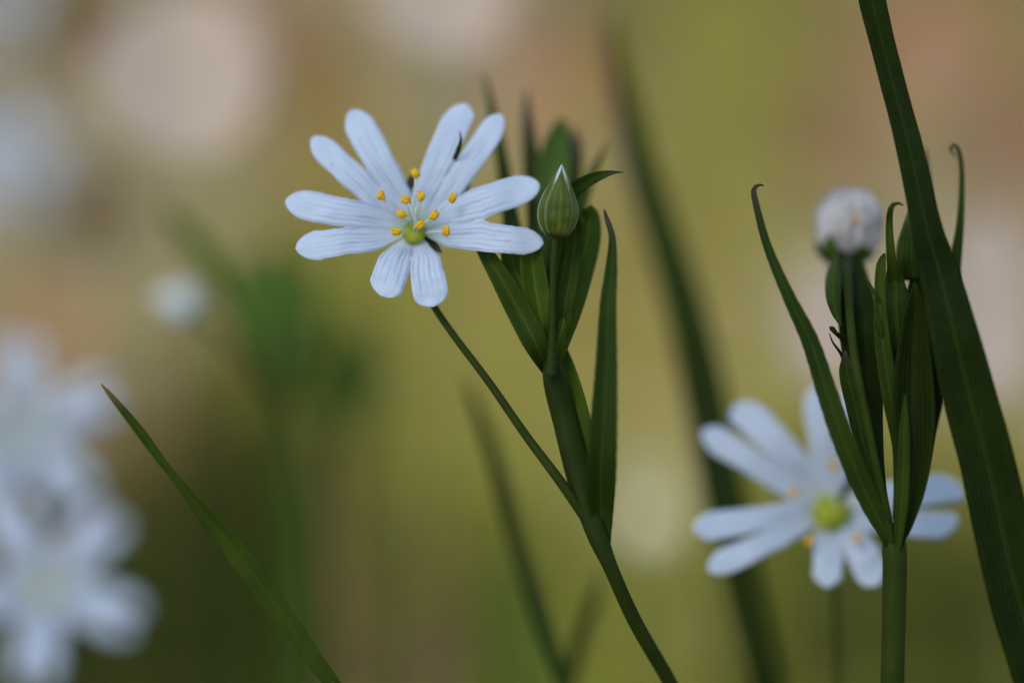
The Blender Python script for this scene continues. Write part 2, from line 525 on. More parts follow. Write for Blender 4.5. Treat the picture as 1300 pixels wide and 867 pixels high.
mb = MB()
cnt = 0
while cnt < 15000:
    y = 0.55 + 4.6 * random.random() ** 1.25
    x = random.uniform(-1, 1) * (0.30 + 0.32 * y)
    L = random.uniform(0.022, 0.05); W = L * random.uniform(0.28, 0.42)
    a = random.uniform(0, 2 * math.pi)
    rot = Matrix.Rotation(a, 3, 'Z') @ Matrix.Rotation(random.gauss(0, 0.07), 3, 'X') @ Matrix.Rotation(random.gauss(0, 0.07), 3, 'Y')
    c = Vector((x, y, 0.007 + 0.008 * random.random()))
    mb.cur = pick((x, y, 0))
    curl = random.uniform(-0.15, 0.3)
    rows, uvs = [], []
    for i in range(5):
        t = i / 4
        w = W * (math.sin(math.pi * min(max(t, 0.03), 0.98)) ** 0.75) * (1 + 0.15 * random.uniform(-1, 1))
        z = curl * L * 0.25 * (2 * t - 1) ** 2
        rows.append([c + rot @ Vector((s * w, (t - 0.5) * L * 2, z + curl * 0.3 * w * abs(s))) for s in (-1, 0, 1)])
        uvs.append([(s / 2 + 0.5, t) for s in (-1, 0, 1)])
    mb.grid(rows, uvs)
    cnt += 1
o = mb.build("leaf_litter", PM)
tag(o, "fallen leaves in tan, pinkish brown and olive strewn over the woodland floor", "leaf litter", kind="stuff")

# low grass where the floor is green
mb = MB()
cnt = tries = 0
while cnt < 1500 and tries < 60000:
    tries += 1
    y = 0.75 + 3.4 * random.random() ** 1.2
    x = random.uniform(-1, 1) * (0.22 + 0.26 * y)
    c = want((x, y, 0))
    green = c[1] / c[0]
    if random.random() > max(0.0, (green - 0.72) * 3.2): continue
    k = pick((x, y, 0))
    nm = PN[k]
    if "green" not in nm and "olive" not in nm: continue
    mb.cur = k
    h = random.uniform(0.012, 0.035); w = random.uniform(0.0008, 0.002)
    a = random.uniform(0, 6.28); lean = random.uniform(0.1, 0.8)
    d = Vector((math.cos(a), math.sin(a), 0)); s = Vector((-d.y, d.x, 0))
    rows, uvs = [], []
    for i in range(4):
        t = i / 3
        p = Vector((x, y, 0.0)) + d * (lean * h * t * t) + Vector((0, 0, h * t * (1 - 0.25 * lean * t)))
        ww = w * (1 - t * 0.93)
        rows.append([p - s * ww, p + d * ww * 0.5, p + s * ww]); uvs.append([(0, t), (.5, t), (1, t)])
    mb.grid(rows, uvs)
    cnt += 1
o = mb.build("grass", PM)
tag(o, "short olive green grass and seedlings growing through the fallen leaves", "grass", kind="stuff")


# ------------------------------------------------------------------ flowers
def sm(x):
    x = max(0, min(1, x)); return x * x * (3 - 2 * x)


class Frame:
    """local millimetres (x right, y up, z towards the viewer) at a point of the place, optionally turned"""
    def __init__(self, px, py, D, scale=1.0, rx=0, ry=0, rz=0):
        self.o = P(px, py, D); self.s = scale / 1000
        M3 = Matrix((RT, UP, -FW)).transposed()
        self.m = M3 @ Matrix.Rotation(R(ry), 3, 'Y') @ Matrix.Rotation(R(rx), 3, 'X') @ Matrix.Rotation(R(rz), 3, 'Z')

    def __call__(self, x, y, z=0):
        return self.o + self.m @ (Vector((x, y, z)) * self.s)


def petal_bm(F, l1, l2, zoff=0.0, tilt=0.42, notch=0.5, cup=2.4, rows_n=30, m=9, tipback=0.4):
    """one petal split into two lobes. lobe = (tip x, tip y, half width, bend) in mm, l1 on the left seen from the centre out"""
    mb = MB()

    def centre(l, v):
        T = Vector((l[0], l[1])); d = T.normalized(); B = d * 0.8
        n = Vector((-d.y, d.x))
        return B + (T - B) * v + n * (l[3] * 4 * v * (1 - v)), n

    for l, side in ((l1, 1), (l2, -1)):         # side: outer direction along n
        rows, uvs = [], []
        for i in range(rows_n):
            v = 1 - (1 - i / (rows_n - 1)) ** 1.35
            c, n = centre(l, v)
            o_, _ = centre(l2 if l is l1 else l1, v)
            mid = (c + o_) / 2
            w = l[2] * min(1.0, (c.length / 3.5) ** 0.85) * (0.93 + 0.07 * sm(v / 0.7))
            if v > 0.77:
                k = (v - 0.77) / 0.23
                w *= max(1 - k ** 2.2, 0) ** 0.6
            dist = (c - mid).length
            w *= 1 + 0.09 * noise.noise(Vector((v * 6, l[0] * 3.1, l[1] * 2.3))) + 0.05 * noise.noise(Vector((v * 23, l[0], l[1] * 3)))
            outer = c + n * (side * w)
            wi = w
            if v <= notch: inner = mid
            else:
                wi = min(w, max(dist - 0.04 - 1.3 * (v - notch), 0.0))
                inner = c - n * (side * wi)
                if i == rows_n - 1: inner = outer = c
            r, u = [], []
            for j in range(m):
                s = j / (m - 1)
                p = outer.lerp(inner, s)
                arch = math.sin(math.pi * s)
                z = -cup * (1 - sm(v * 1.55)) + zoff * (1 - 0.3 * v) - tilt * p.y - tipback * sm((v - 0.6) / 0.4) + 0.06 * l[2] * arch * sm(v * 2)
                z += 0.10 * noise.noise(Vector((p.x * 0.35, p.y * 0.35, zoff * 9))) * v * 3
                z += 0.22 * noise.noise(Vector((v * 7, s * 2.5 + l[0], l[1]))) * sm(v * 1.5)
                z += 0.004 * math.cos(s * 4 * 2 * math.pi) * l[2] * (1 - v) * sm(v * 4)
                r.append(F(p.x, p.y, z)); u.append((s * 0.5 if side > 0 else 1 - s * 0.5, v))
            rows.append(r); uvs.append(u)
        mb.grid(rows, uvs)
    return mb


def thicken(o, mm):
    md = o.modifiers.new("thickness", 'SOLIDIFY'); md.thickness = mm / 1000; md.offset = 0
    return o


def flower(parent, F, petals, anthers, sepals=(), tilt=0.42, cup=2.4, detail=True, notch=0.5, style=True, ovary_r=1.25):
    """centre disc (the flower's own mesh) > petals, sepals, filaments, anthers, ovary, styles"""
    core = MB()
    rows, uvs = [], []
    for i in range(6):
        a = i / 5 * math.pi / 2
        rows.append([F(1.5 * math.cos(a) * math.cos(b), 1.5 * math.cos(a) * math.sin(b), -cup - 0.5 - 1.0 * math.sin(a)) for b in [k * math.pi / 5 for k in range(10)]])
        uvs.append([(k / 10, i / 5) for k in range(10)])
    core.grid(rows, uvs, closed=True)
    fl = core.build("flower", M['sepal'], parent, origin=F.o)
    for i, (l1, l2) in enumerate(petals):
        o = petal_bm(F, l1, l2, zoff=(-0.12, 0.16, 0.02, 0.2, -0.02)[i % 5], tilt=tilt, cup=cup, notch=notch).build("petal", M['petal'], fl, merge=2e-6 * F.s * 1000)
        thicken(o, 0.06)
    for sx, sy, hw in sepals:
        n = 12; rows, uvs = [], []
        d = Vector((sx, sy)); L = d.length; d.normalize(); nn = Vector((-d.y, d.x))
        for i in range(n):
            v = i / (n - 1)
            w = hw * (math.sin(math.pi * (0.16 + 0.84 * v)) ** 0.8) if v < 1 else 0.02
            rows.append([F(*(d * (0.8 + (L - 0.8) * v) + nn * (w * s)), -cup - 0.3 + cup * 0.75 * v - tilt * d.y * L * v - 0.5 - abs(s) * 0.0) for s in (-1, -.5, 0, .5, 1)])
            uvs.append([((s + 1) / 2, 1 - v) for s in (-1, -.5, 0, .5, 1)])
        b = MB(); b.grid(rows, uvs)
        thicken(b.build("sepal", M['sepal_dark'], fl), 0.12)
    # ovary
    b = MB(); rows, uvs = [], []
    for i in range(11):
        a = i / 10 * math.pi
        rr = ovary_r * math.sin(a) * (1 + 0.0 * i)
        rows.append([F(rr * math.cos(q) * (1 + 0.05 * math.cos(3 * q)), -0.45 + rr * math.sin(q) * (1 + 0.05 * math.cos(3 * q)), -cup + 0.55 + ovary_r * 1.15 * math.cos(a)) for q in [k * math.pi / 10 for k in range(20)]])
        uvs.append([(k / 20, i / 10) for k in range(20)])
    b.grid(rows, uvs, closed=True)
    b.build("ovary", M['ovary'], fl)
    if style:
        for k, (tx, ty) in enumerate(((-0.55, 2.6), (0.1, 3.1), (0.7, 2.5))):
            C = [F(tx * t + 0.35 * math.sin(t * 3 + k), -0.2 + (ty + 0.1) * t, -cup + 1.6 + 1.4 * math.sin(t * 1.9)) for t in [i / 12 for i in range(13)]]
            tube_w(C, [0.10 * F.s * (1 - 0.4 * i / 12) for i in range(13)], 7).build("style", M['filament'], fl)
    for k, (ax, ay, ra) in enumerate(anthers):
        zt = -tilt * ay + 1.2 + 0.35 * math.sin(k * 2.4)
        C = []
        d = Vector((ax, ay)).normalized()
        for i in range(13):
            t = i / 12
            C.append(F(d.x * 0.9 * (1 - t) + ax * t, (d.y * 0.9 - 0.3) * (1 - t) + ay * t, (-cup + 0.3) * (1 - t) + zt * t + 0.9 * math.sin(t * math.pi) * 0.5))
        tube_w(C, [0.15 * F.s * (1 - 0.45 * i / 12) for i in range(13)], 7).build("filament", M['filament'], fl)
        b = MB()
        ca, sa = math.cos(R(ra)), math.sin(R(ra))
        for lobe in (-1, 1):                    # two pollen sacs side by side
            rows, uvs = [], []
            for i in range(9):
                a = i / 8 * math.pi
                row = []
                for j in range(10):
                    q = j / 10 * 2 * math.pi
                    kx = 0.27 * math.sin(a) * math.cos(q) + lobe * 0.13
                    ky = 0.52 * math.cos(a) * (1 + 0.18 * lobe * math.sin(k * 1.7))
                    kz = 0.34 * math.sin(a) * math.sin(q)
                    j3 = 1 + 0.28 * noise.noise(Vector((kx * 5 + k, ky * 5, kz * 5)))
                    row.append(F(ax + (kx * ca - ky * sa) * j3, ay + (kx * sa + ky * ca) * j3, zt + kz * j3))
                rows.append(row); uvs.append([(j / 10, i / 8) for j in range(10)])
            b.grid(rows, uvs, closed=True)
        b.build("anther", M['anther'], fl)
    return fl


def ring_petals(L=12.5, hw=1.7, start=90, spread=11.5, squash=1.0, rnd=None, n=5):
    out = []
    for k in range(n):
        a = start + 72 * k
        j = rnd.uniform(-5, 5) if rnd else 0
        l = L * (1 + (rnd.uniform(-0.08, 0.06) if rnd else 0))
        s = spread + (rnd.uniform(-2, 3) if rnd else 0)
        A, B = R(a + j + s), R(a + j - s)
        out.append(((l * math.cos(A), l * math.sin(A) * squash, hw, 0.1), (l * math.cos(B), l * math.sin(B) * squash, hw, -0.1)))
    return out


def ring_anthers(n=8, r0=2.6, r1=4.6, rnd=random):
    return [(rr * math.cos(a), rr * math.sin(a) + 0.6, rnd.uniform(0, 180)) for a, rr in [(k * 2 * math.pi / n + 0.3, rnd.uniform(r0, r1)) for k in range(n)]]


def ovoid_rows(base, tip, hw, D, nv=18, na=20, a0=0, a1=2 * math.pi, infl=1.0, prof=None, taper=None, depth=1.0, zb=0, zt=0):
    A = P(base[0], base[1], D + zb / 1000); B = P(tip[0], tip[1], D + zt / 1000)
    ax = (B - A); L = ax.length; ax.normalize()
    s = ax.cross(FW).normalized(); d = s.cross(ax).normalized()
    if d.dot(FW) > 0: d = -d                    # d towards the viewer
    rows, uvs = [], []
    W = hw * K * D
    for i in range(nv):
        v = i / (nv - 1)
        r = W * prof(v) * infl
        half = (a1 - a0) / 2 * (taper(v) if taper else 1); mid = (a0 + a1) / 2
        row, u = [], []
        for j in range(na):
            an = mid - half + 2 * half * j / ((na - 1) if taper else na)
            row.append(A + ax * (L * v) + s * (r * math.cos(an)) + d * (r * math.sin(an) * depth)); u.append((j / (na - 1), 1 - v))
        rows.append(row); uvs.append(u)
    return rows, uvs


def bud_prof(v):
    return max(math.sin(math.pi * (0.06 + 0.94 * v) ** 0.78) ** 0.85 * (1 - 0.30 * v), 0.02) if v < 1 else 0.02


def bud(parent, base, tip, hw, D=D0, mat='sepal', spin=0.35, white=True, open_=0.0, zb=0, zt=0):
    """closed bud: the folded petals inside (own mesh) > five overlapping sepals with pale papery margins"""
    b = MB()
    rows, uvs = ovoid_rows(base, (base[0] + (tip[0] - base[0]) * 1.02, base[1] + (tip[1] - base[1]) * 1.02), hw * 0.9, D, prof=bud_prof, zb=zb, zt=zt)
    b.grid(rows, uvs, closed=True)
    core = b.build("bud", M['bud_petal' if white else 'leaf_bright'], parent, origin=P(base[0], base[1], D + zb / 1000))
    for k in range(5):
        c = spin + k * 2 * math.pi / 5
        b = MB()
        rows, uvs = ovoid_rows(base, tip, hw, D, na=13, a0=c - R(43), a1=c + R(43), infl=1.0 + 0.045 * (k % 2) + 0.02 * k, prof=lambda v: bud_prof(v) * (1 + open_ * v * v) + 0.02,
                               taper=lambda v: max(1 - max(0, (v - 0.35) / 0.65) ** 2.4, 0.03), zb=zb, zt=zt)
        b.grid(rows, uvs)
        thicken(b.build("sepal", M[mat], core), 0.12)
    return core


# ------------------------------------------------------------------ 1. the plant in focus
def L_(px, py, hw_px, bend=0.0, c=(525, 291)):
    return ((px - c[0]) / 13.0, -(py - c[1]) / 13.0, hw_px / 13.0, bend)


st_pts = [(699, 448, 2, 7), (701, 466, 2, 13), (706, 490, 2, 16), (717, 530, 2, 17), (737, 610, 1, 17), (758, 678, 0, 14), (773, 715, 0, 10), (806, 788, 2, 9.5), (851, 867, 5, 9.5), (880, 930, 7, 9.5)]
plant = thing("stitchwort_plant", base_point(st_pts), "tall sharp stitchwort plant with one fully open white flower beside a green bud", "flowering plant", "stitchwort plants in flower")
stem(plant, st_pts, M['stem_dark'], lump=0.05)
ped = [(527, 330, 7, 4.2), (548, 383, 4, 4.4), (572, 420, 3, 4.6), (620, 484, 2, 5.0), (668, 553, 1, 5.6), (712, 612, 0, 6.5), (745, 660, 0, 7)]
stem(plant, ped, M['stem'], name="flower_stalk", ground=False)
F = Frame(525, 291, D0 + 0.003)
petals = [
    (L_(391, 170, 17.5, 0.15), L_(441, 133, 20.5, -0.05)),
    (L_(374, 316, 18.5, 0.1), L_(359, 254, 20, -0.05)),
    (L_(552, 391, 23, 0.1), L_(486, 378, 23, -0.15)),
    (L_(687, 232, 20.5, 0.2), L_(692, 309, 18.5, -0.05)),
    (L_(592, 125, 22, 0.1), L_(638, 139, 17.5, -0.35)),
]
# order each pair so that the first lobe lies counter-clockwise of the second
fixed = []
for a, b in petals:
    if a[0] * b[1] - a[1] * b[0] > 0: a, b = b, a
    fixed.append((a, b))
anth = [((x - 525) / 13, -(y - 291) / 13, r) for x, y, r in ((527, 219, 35), (483, 248, 20), (515, 253, 70), (535, 249, 10), (575, 251, -25), (510, 272, 60), (552, 274, -40), (534, 286, -50), (503, 295, 75), (567, 294, 0))]
flower(plant, F, fixed, anth, sepals=[(-0.4, 5.6, 1.0), (5.6, 4.6, 1.1), (6.4, 0.75, 1.0), (2.8, -2.3, 0.5), (-5.2, 3.4, 1.0)], tilt=0.36, ovary_r=1.1, notch=0.53)
# withered sepal tip that shows in the split of the upper right petal
leaf(plant, [(584, 167, 0, 0.6), (585, 178, 0, 1.8), (582, 190, 0.4, 3.2), (577, 202, 1.4, 3.0), (570, 216, 5, 1.0)], M['sepal_dark'], D=D0 + 0.0042, fold=0.2, n=20, name="withered_sepal")
# the leafy tuft behind and right of the flower
leaf(plant, [(612, 92, 20, 0.6), (617, 106, 20, 2.6), (627, 150, 19, 6), (637, 200, 17, 8), (646, 262, 13, 10), (662, 350, 5, 14), (702, 488, 4, 2.5)], M['leaf_deep'])
leaf(plant, [(669, 112, 22, 0.6), (669, 128, 22, 4), (671, 165, 21, 8.5), (675, 205, 19, 11.5), (681, 250, 16, 14), (690, 340, 7, 17), (702, 488, 4, 2.5)], M['leaf_dry'])
leaf(plant, [(714, 148, 20, 1), (711, 165, 20, 12), (706, 195, 19, 20), (703, 228, 17, 21), (702, 290, 10, 20), (702, 370, 6, 18), (702, 488, 4, 2.5)], M['leaf_bright'], fold=0.6)
leaf(plant, [(727, 160, 22, 1), (731, 180, 22, 7), (728, 215, 20, 11), (720, 270, 18, 13), (708, 380, 10, 12), (702, 488, 4, 2.5)], M['leaf_dry'])
leaf(plant, [(771, 180, 17, 0.6), (764, 196, 17, 3), (752, 220, 16, 5.5), (738, 260, 14, 8), (722, 330, 10, 10), (702, 488, 4, 2.5)], M['leaf'])
leaf(plant, [(792, 219, 1, 0.5), (780, 219, 1, 2.2), (762, 223, 1, 6), (742, 232, 2, 8.5), (725, 246, 3, 10), (714, 285, 4, 11), (706, 380, 3, 12), (702, 488, 4, 2.5)], M['leaf_deep'], fold=0.5)
leaf(plant, [(744, 262, 5, 7), (748, 275, 6, 13), (746, 300, 6, 17), (737, 335, 5, 19), (722, 390, 3, 18), (707, 440, 2, 14), (702, 488, 4, 2.5)], M['leaf_mid'], fold=-0.7)
leaf(plant, [(728, 268, 2, 4), (731, 290, 2, 8), (727, 330, 2, 11), (717, 390, 1, 11), (702, 488, 4, 2.5)], M['leaf'], fold=0.6)
leaf(plant, [(600, 288, 6, 4), (613, 315, 4, 9), (635, 352, 2, 13), (659, 395, 1, 16), (682, 440, 0, 15), (702, 488, 4, 2.5)], M['leaf'], fold=0.6)
leaf(plant, [(640, 298, 5, 5), (650, 330, 4, 14), (664, 370, 3, 17), (682, 425, 2, 15), (702, 488, 4, 2.5)], M['leaf_mid'], fold=0.6)
leaf(plant, [(672, 290, 4, 5), (674, 320, 3, 14), (680, 365, 2, 17), (690, 420, 1, 14), (702, 488, 4, 2.5)], M['leaf_mid'], fold=0.7)
leaf(plant, [(718, 302, 4, 3), (720, 325, 3, 11), (717, 360, 2, 15), (710, 410, 1, 15), (702, 488, 4, 2.5)], M['leaf'], fold=0.7)
stem(plant, [(707, 292, 0, 4.5), (704, 315, 0, 4.2), (702, 360, 0, 4.4), (701, 420, 0, 5), (700, 478, 0, 7)], M['stem'], name="bud_stalk", ground=False)
bud(plant, (706, 300), (713, 211), 26)
leaf(plant, [(708, 425, 4, 4), (716, 470, 3, 15), (731, 530, 1, 18), (744, 600, 1, 17), (762, 690, 2, 2)], M['leaf_mid'], fold=0.5)
leaf(plant, [(767, 266, 0, 0.8), (770, 277, 0, 3.0), (777, 300, -1, 4.2), (776, 340, -2, 7.5), (772, 385, -3, 10.5), (769, 480, -4, 14.5), (765, 560, -4, 18), (763, 610, -3, 18.5), (764, 655, -1, 14), (767, 690, 0, 8), (772, 722, 3, 1)], M['leaf_deep'], fold=0.55, tooth=0.04, n=70)
leaf(plant, [(590, 474, 24, 1), (603, 510, 24, 6), (627, 577, 23, 10), (655, 680, 21, 12), (690, 790, 17, 12), (720, 880, 14, 9)], M['blade_far'], D=D0 + 0.014)

# ------------------------------------------------------------------ 2. the plant at the right, with hooked leaves and a withered flower
st2 = [(1135, 668, 1.5, 8), (1135, 692, 0.3, 15), (1136, 712, 0, 15), (1135, 780, 0, 14.5), (1133, 867, 0, 14.5), (1133, 930, 1, 15)]
p2 = thing("stitchwort_plant", base_point(st2), "sharp stitchwort plant with hooked upright leaves and a withered white flower", "flowering plant", "stitchwort plants in flower")
stem(p2, st2, M['stem'], lump=0.06)
leaf(p2, [(970, 236, 2, 0.8), (964, 235, 1, 1.6), (957, 240, 0, 3.2), (959, 256, 0, 4), (974, 312, -1, 5.5), (1001, 376, -2, 8), (1028, 432, -2, 11), (1052, 505, -3, 13), (1076, 572, -3, 14), (1104, 636, -2, 13), (1128, 684, -1, 9), (1136, 716, 0.6, 2)], M['leaf_deep'], fold=0.5, n=80, tooth=0.05)
leaf(p2, [(1213, 200, 4, 0.8), (1206, 190, 4, 2), (1212, 184, 3, 2.6), (1218, 196, 3, 3), (1221, 225, 3, 3.4), (1219, 285, 2, 5), (1213, 330, 2, 8), (1200, 420, 1, 14), (1180, 520, 1, 15), (1150, 640, 1, 13), (1138, 690, 0, 8)], M['leaf_deep'], D=D0 + 0.004, fold=0.5, n=80)
leaf(p2, [(1176, 188, 6, 1), (1176, 205, 6, 3), (1178, 250, 5, 7), (1172, 340, 3, 12), (1160, 480, 2, 14), (1140, 660, 1, 8)], M['leaf_dry'], D=D0 + 0.004)
# leaves round the withered flower's stalk
leaf(p2, [(1084, 318, 14, 5), (1089, 345, 9, 11), (1097, 400, 3, 17), (1102, 470, 2, 19), (1106, 535, 2, 15), (1116, 605, 1, 8), (1133, 690, 3, 2)], M['leaf_dark'], fold=0.6)
leaf(p2, [(1068, 318, 14, 5), (1072, 350, 9, 11), (1078, 420, 4, 13), (1090, 490, 3, 14), (1100, 550, 3, 11), (1133, 692, 4, 2)], M['leaf_dark'], fold=0.4)
leaf(p2, [(1063, 325, 12, 5), (1060, 348, 7, 11), (1058, 375, 3, 10), (1062, 398, 1, 6), (1068, 414, 0, 1)], M['leaf'], fold=-0.6, n=30, name="bent_sepal")
leaf(p2, [(1064, 424, 0, 0.8), (1058, 416, 0, 1.6), (1054, 416, 0, 2), (1060, 422, 0, 2.6), (1072, 433, 1, 4), (1082, 470, 2, 4)], M['leaf_dark'], n=36)
leaf(p2, [(1053, 423, 0, 0.6), (1057, 434, 0, 1.3), (1068, 450, 1, 2), (1076, 476, 2, 3)], M['leaf_dark'], n=20)
leaf(p2, [(1073, 445, 0, 1), (1075, 470, 0, 10), (1085, 512, 0, 12), (1095, 556, 0, 11), (1108, 612, 0, 8), (1132, 692, 3, 2)], M['leaf_deep'], fold=0.6)
leaf(p2, [(1099, 560, 1, 1), (1106, 600, 1, 9), (1116, 645, 1, 10), (1134, 694, 2, 2)], M['leaf'], fold=0.5)
stem(p2, [(1074, 334, 10, 7), (1077, 365, 5, 6), (1084, 448, -1, 5.6), (1099, 527, -2, 5.4), (1114, 599, -2, 5.6), (1127, 659, -1, 6.5), (1134, 700, 0, 7)], M['stem'], name="flower_stalk", ground=False)
# the buds with their leaves, half behind the broad blade
leaf(p2, [(1147, 261, -1, 0.8), (1141, 258, -1, 1.8), (1132, 262, -1, 3.4), (1129, 285, 0, 4.5), (1131, 322, 0, 6), (1136, 370, 2, 8), (1140, 440, 4, 10), (1142, 560, 4, 8), (1136, 690, 3, 2)], M['leaf'], fold=0.5, n=70)
leaf(p2, [(1123, 322, 1, 1.5), (1119, 334, 0, 6), (1117, 370, 0, 7), (1120, 430, 0, 10), (1131, 505, 0, 11), (1142, 570, 0, 9), (1144, 640, 0, 8), (1137, 706, 1, 2)], M['leaf'], fold=0.5)
leaf(p2, [(1160, 335, 4, 1), (1166, 385, 4, 18), (1166, 450, 4, 27), (1164, 510, 4, 30), (1162, 580, 3, 20), (1150, 650, 2, 12), (1137, 692, 3, 2)], M['leaf_dark'], fold=0.4)
leaf(p2, [(1161, 358, -1, 1), (1162, 400, -1, 15), (1160, 450, -1, 22), (1160, 510, -1, 27), (1162, 565, -1, 23), (1158, 620, -1, 17), (1148, 668, -1, 10), (1142, 684, -1, 8), (1136, 718, -0.6, 2)], M['leaf_dark'], fold=0.75)
leaf(p2, [(1149, 500, -2, 1), (1148, 540, -2, 6), (1147, 590, -2, 8), (1144, 645, -2, 8), (1138, 718, -0.5, 2)], M['leaf'], fold=0.6)
leaf(p2, [(1098, 352, 0, 0.8), (1104, 362, 0, 2), (1113, 378, 0, 3.4), (1121, 410, 1, 5)], M['leaf_deep'], n=20)
leaf(p2, [(1110, 384, 0, 0.6), (1112, 395, 0, 1.8), (1118, 420, 0, 3.4), (1124, 450, 1, 5)], M['leaf_deep'], n=20)
bud(p2, (1141, 446), (1133, 322), 21, D=D0 + 0.0025, mat='sepal_shut', white=False, spin=0.9)
bud(p2, (1157, 356), (1155, 266), 19, D=D0 + 0.0045, mat='sepal_shut', white=False, spin=0.2)


# the withered flower: crumpled white petals drawn together over a green calyx
def wither_prof(v):
    return max(1 - abs((v - 0.52) / 0.52) ** 2.3, 0.0004) ** 0.5 * (0.80 + 0.2 * sm(v / 0.5)) if v > 0.02 else 0.45 * (0.3 + v * 20)


DW = D0 + 0.017
b = MB()
rows, uvs = ovoid_rows((1074, 346), (1080, 248), 37, DW, nv=14, na=24, prof=lambda v: wither_prof(v) * 0.86)
b.grid(rows, uvs, closed=True)
wf = b.build("withered_flower", M['withered'], p2, origin=P(1072, 346, DW))
for k in range(6):
    c = 0.4 + k * math.pi / 3
    b = MB()
    rows, uvs = ovoid_rows((1074, 344), (1080 + 3 * math.cos(c), 243 - 2 * math.sin(k * 1.7)), 40, DW, nv=20, na=15, a0=c - R(40), a1=c + R(40), infl=1 + 0.03 * (k % 3),
                           prof=wither_prof, taper=lambda v: 1 - 0.12 * v, depth=0.95)
    ax = (P(1081, 250, DW) - P(1072, 344, DW))
    for i, r_ in enumerate(rows):
        v = i / 19
        cen = sum(r_, Vector((0, 0, 0))) / len(r_)
        for j in range(len(r_)):
            wv = 0.00022 * math.sin(j * 1.5 + k * 2 + v * 2) * sm(v * 2) + 0.00045 * noise.noise(r_[j] * 900)
            d = (r_[j] - (P(1072, 344, DW) + ax * v)); d = d.normalized() if d.length > 1e-6 else RT
            r_[j] = r_[j] + d * wv
    b.grid(rows, uvs)
    thicken(b.build("petal", M['withered'], wf), 0.12)
b = MB()
rows, uvs = ovoid_rows((1081, 291), (1087, 266), 10, DW - 0.0026, nv=9, na=12, prof=lambda v: max(math.sin(math.pi * v), 0.02))
b.grid(rows, uvs, closed=True)
b.build("anther", plain_mat("faded_anther", (0.42, 0.27, 0.10), (0.62, 0.45, 0.22), 900, 0.8), wf)
for k in range(5):
    c = 0.9 + k * 2 * math.pi / 5
    b = MB()
    rows, uvs = ovoid_rows((1072, 350), (1074, 298), 38, DW, nv=12, na=11, a0=c - R(34), a1=c + R(34), prof=lambda v: 0.30 + 0.70 * sm(v * 1.6), taper=lambda v: max(1 - v ** 1.6, 0.03))
    b.grid(rows, uvs)
    thicken(b.build("sepal", M['leaf_mid'], wf), 0.12)

# ------------------------------------------------------------------ 3. grass blades
def blade(pts, label, mat, D=D0, **kw):
    A, B = pts[-2], pts[-1]
    foot = base_point(pts, D)
    root = thing("grass_blade", foot, label, "grass blade", "blades of grass among the flowers")
    kw2 = dict(n=90); kw2.update(kw)
    mbx = leaf_bm(pts, D, **kw2)
    mbx.build("blade", mat, root)
    # the sheath that carries it down to the soil
    C, rad = ground_path(pts, D)
    C, rad = C[43:], rad[43:]
    C.insert(0, P(A[0], A[1], D + A[2] / 1000)); rad.insert(0, rad[0] * 0.4)
    tube_w(C, [r_ * 0.75 for r_ in rad], 10).build("sheath", mat, root)
    return root


blade([(1096, -60, 0, 16), (1107, 0, 0, 17), (1131, 97, 0, 16), (1154, 185, -1, 17), (1178, 295, -2, 20), (1191, 340, -2, 24), (1210, 417, -3, 30), (1230, 500, -3, 34), (1254, 590, -3, 35), (1284, 725, -3, 37), (1325, 867, -3, 37), (1352, 950, -2, 34)],
      "broad dark green grass blade slanting from the top edge past the hooked leaves", M['blade'], D=D0, fold=0.35, wob=0.04, n=120)
blade([(128, 487, 0, 0.8), (140, 501, 0, 3.5), (174, 543, 0, 6.5), (205, 585, 0, 6), (219, 603, 0, 5), (235, 622, 0, 7), (253, 645, 0, 10), (298, 699, 0, 15), (337, 751, 0, 14), (382, 813, 0, 12), (421, 867, 0, 10), (470, 935, 1, 9)],
      "single slender grass blade with brown tip, in front of the left blurred flowers", M['blade_mid'], D=D0, fold=0.4, twist=[(0, 25), (0.22, 20), (0.34, -30), (0.6, -10), (1, 0)], wob=0.05)
blade([(774, 15, 16, 3), (783, 80, 15, 11), (800, 160, 14, 17), (820, 235, 12, 21), (848, 320, 9, 24), (872, 400, 6, 26), (893, 490, 4, 28), (912, 590, 2, 28), (938, 720, 0, 26), (968, 850, 0, 23), (985, 930, 0, 20)],
      "tall blurred dark grass blade rising behind the sharp plant and the right flower", M['blade_far'], D=0.322, fold=0.5)
blade([(768, 720, 3, 1), (756, 760, 2, 7), (736, 820, 0, 9), (716, 890, 0, 9), (708, 930, 0, 9)], "short blurred blade leaning right below the fork of the sharp plant", M['blade_far'], D=0.318)

# ------------------------------------------------------------------ 4. other stitchworts, out of focus
def stitchwort(px, py, D, label, foot_px, scale=1.0, rx=-15, ry=0, rz=0, seed=1, petals=None, tilt=0.1, sepals=True, stem_mat='stem', rs=1.0, ov=1.25, simple=False):
    rnd = random.Random(seed)
    sc = scale
    bot = (foot_px[0], foot_px[1], 0, 6)
    F = Frame(px, py, D, sc, rx, ry, rz)
    kk = 13.0 * D0 / D
    sp = [(px, py, 5 * sc, 4 * D0 / D), (px + (foot_px[0] - px) * 0.35, py + (foot_px[1] - py) * 0.4, 6, 4.5 * D0 / D), (foot_px[0], foot_px[1], 6, 5.5 * D0 / D)]
    root = thing("stitchwort_plant", base_point(sp, D), label, "flowering plant", "stitchwort plants in flower")
    stem(root, sp, M[stem_mat], D=D)
    flower(root, F, petals or ring_petals(rnd=rnd, start=90 + rnd.uniform(-12, 12)), ring_anthers(rnd=rnd, n=5), tilt=tilt,
           sepals=[(6.5 * math.cos(R(54 + 72 * k)), 6.5 * math.sin(R(54 + 72 * k)), 1.0) for k in range(5)] if sepals else (), style=not simple, ovary_r=ov)
    return root


D2 = 0.295
k2 = 13.0 * D0 / D2


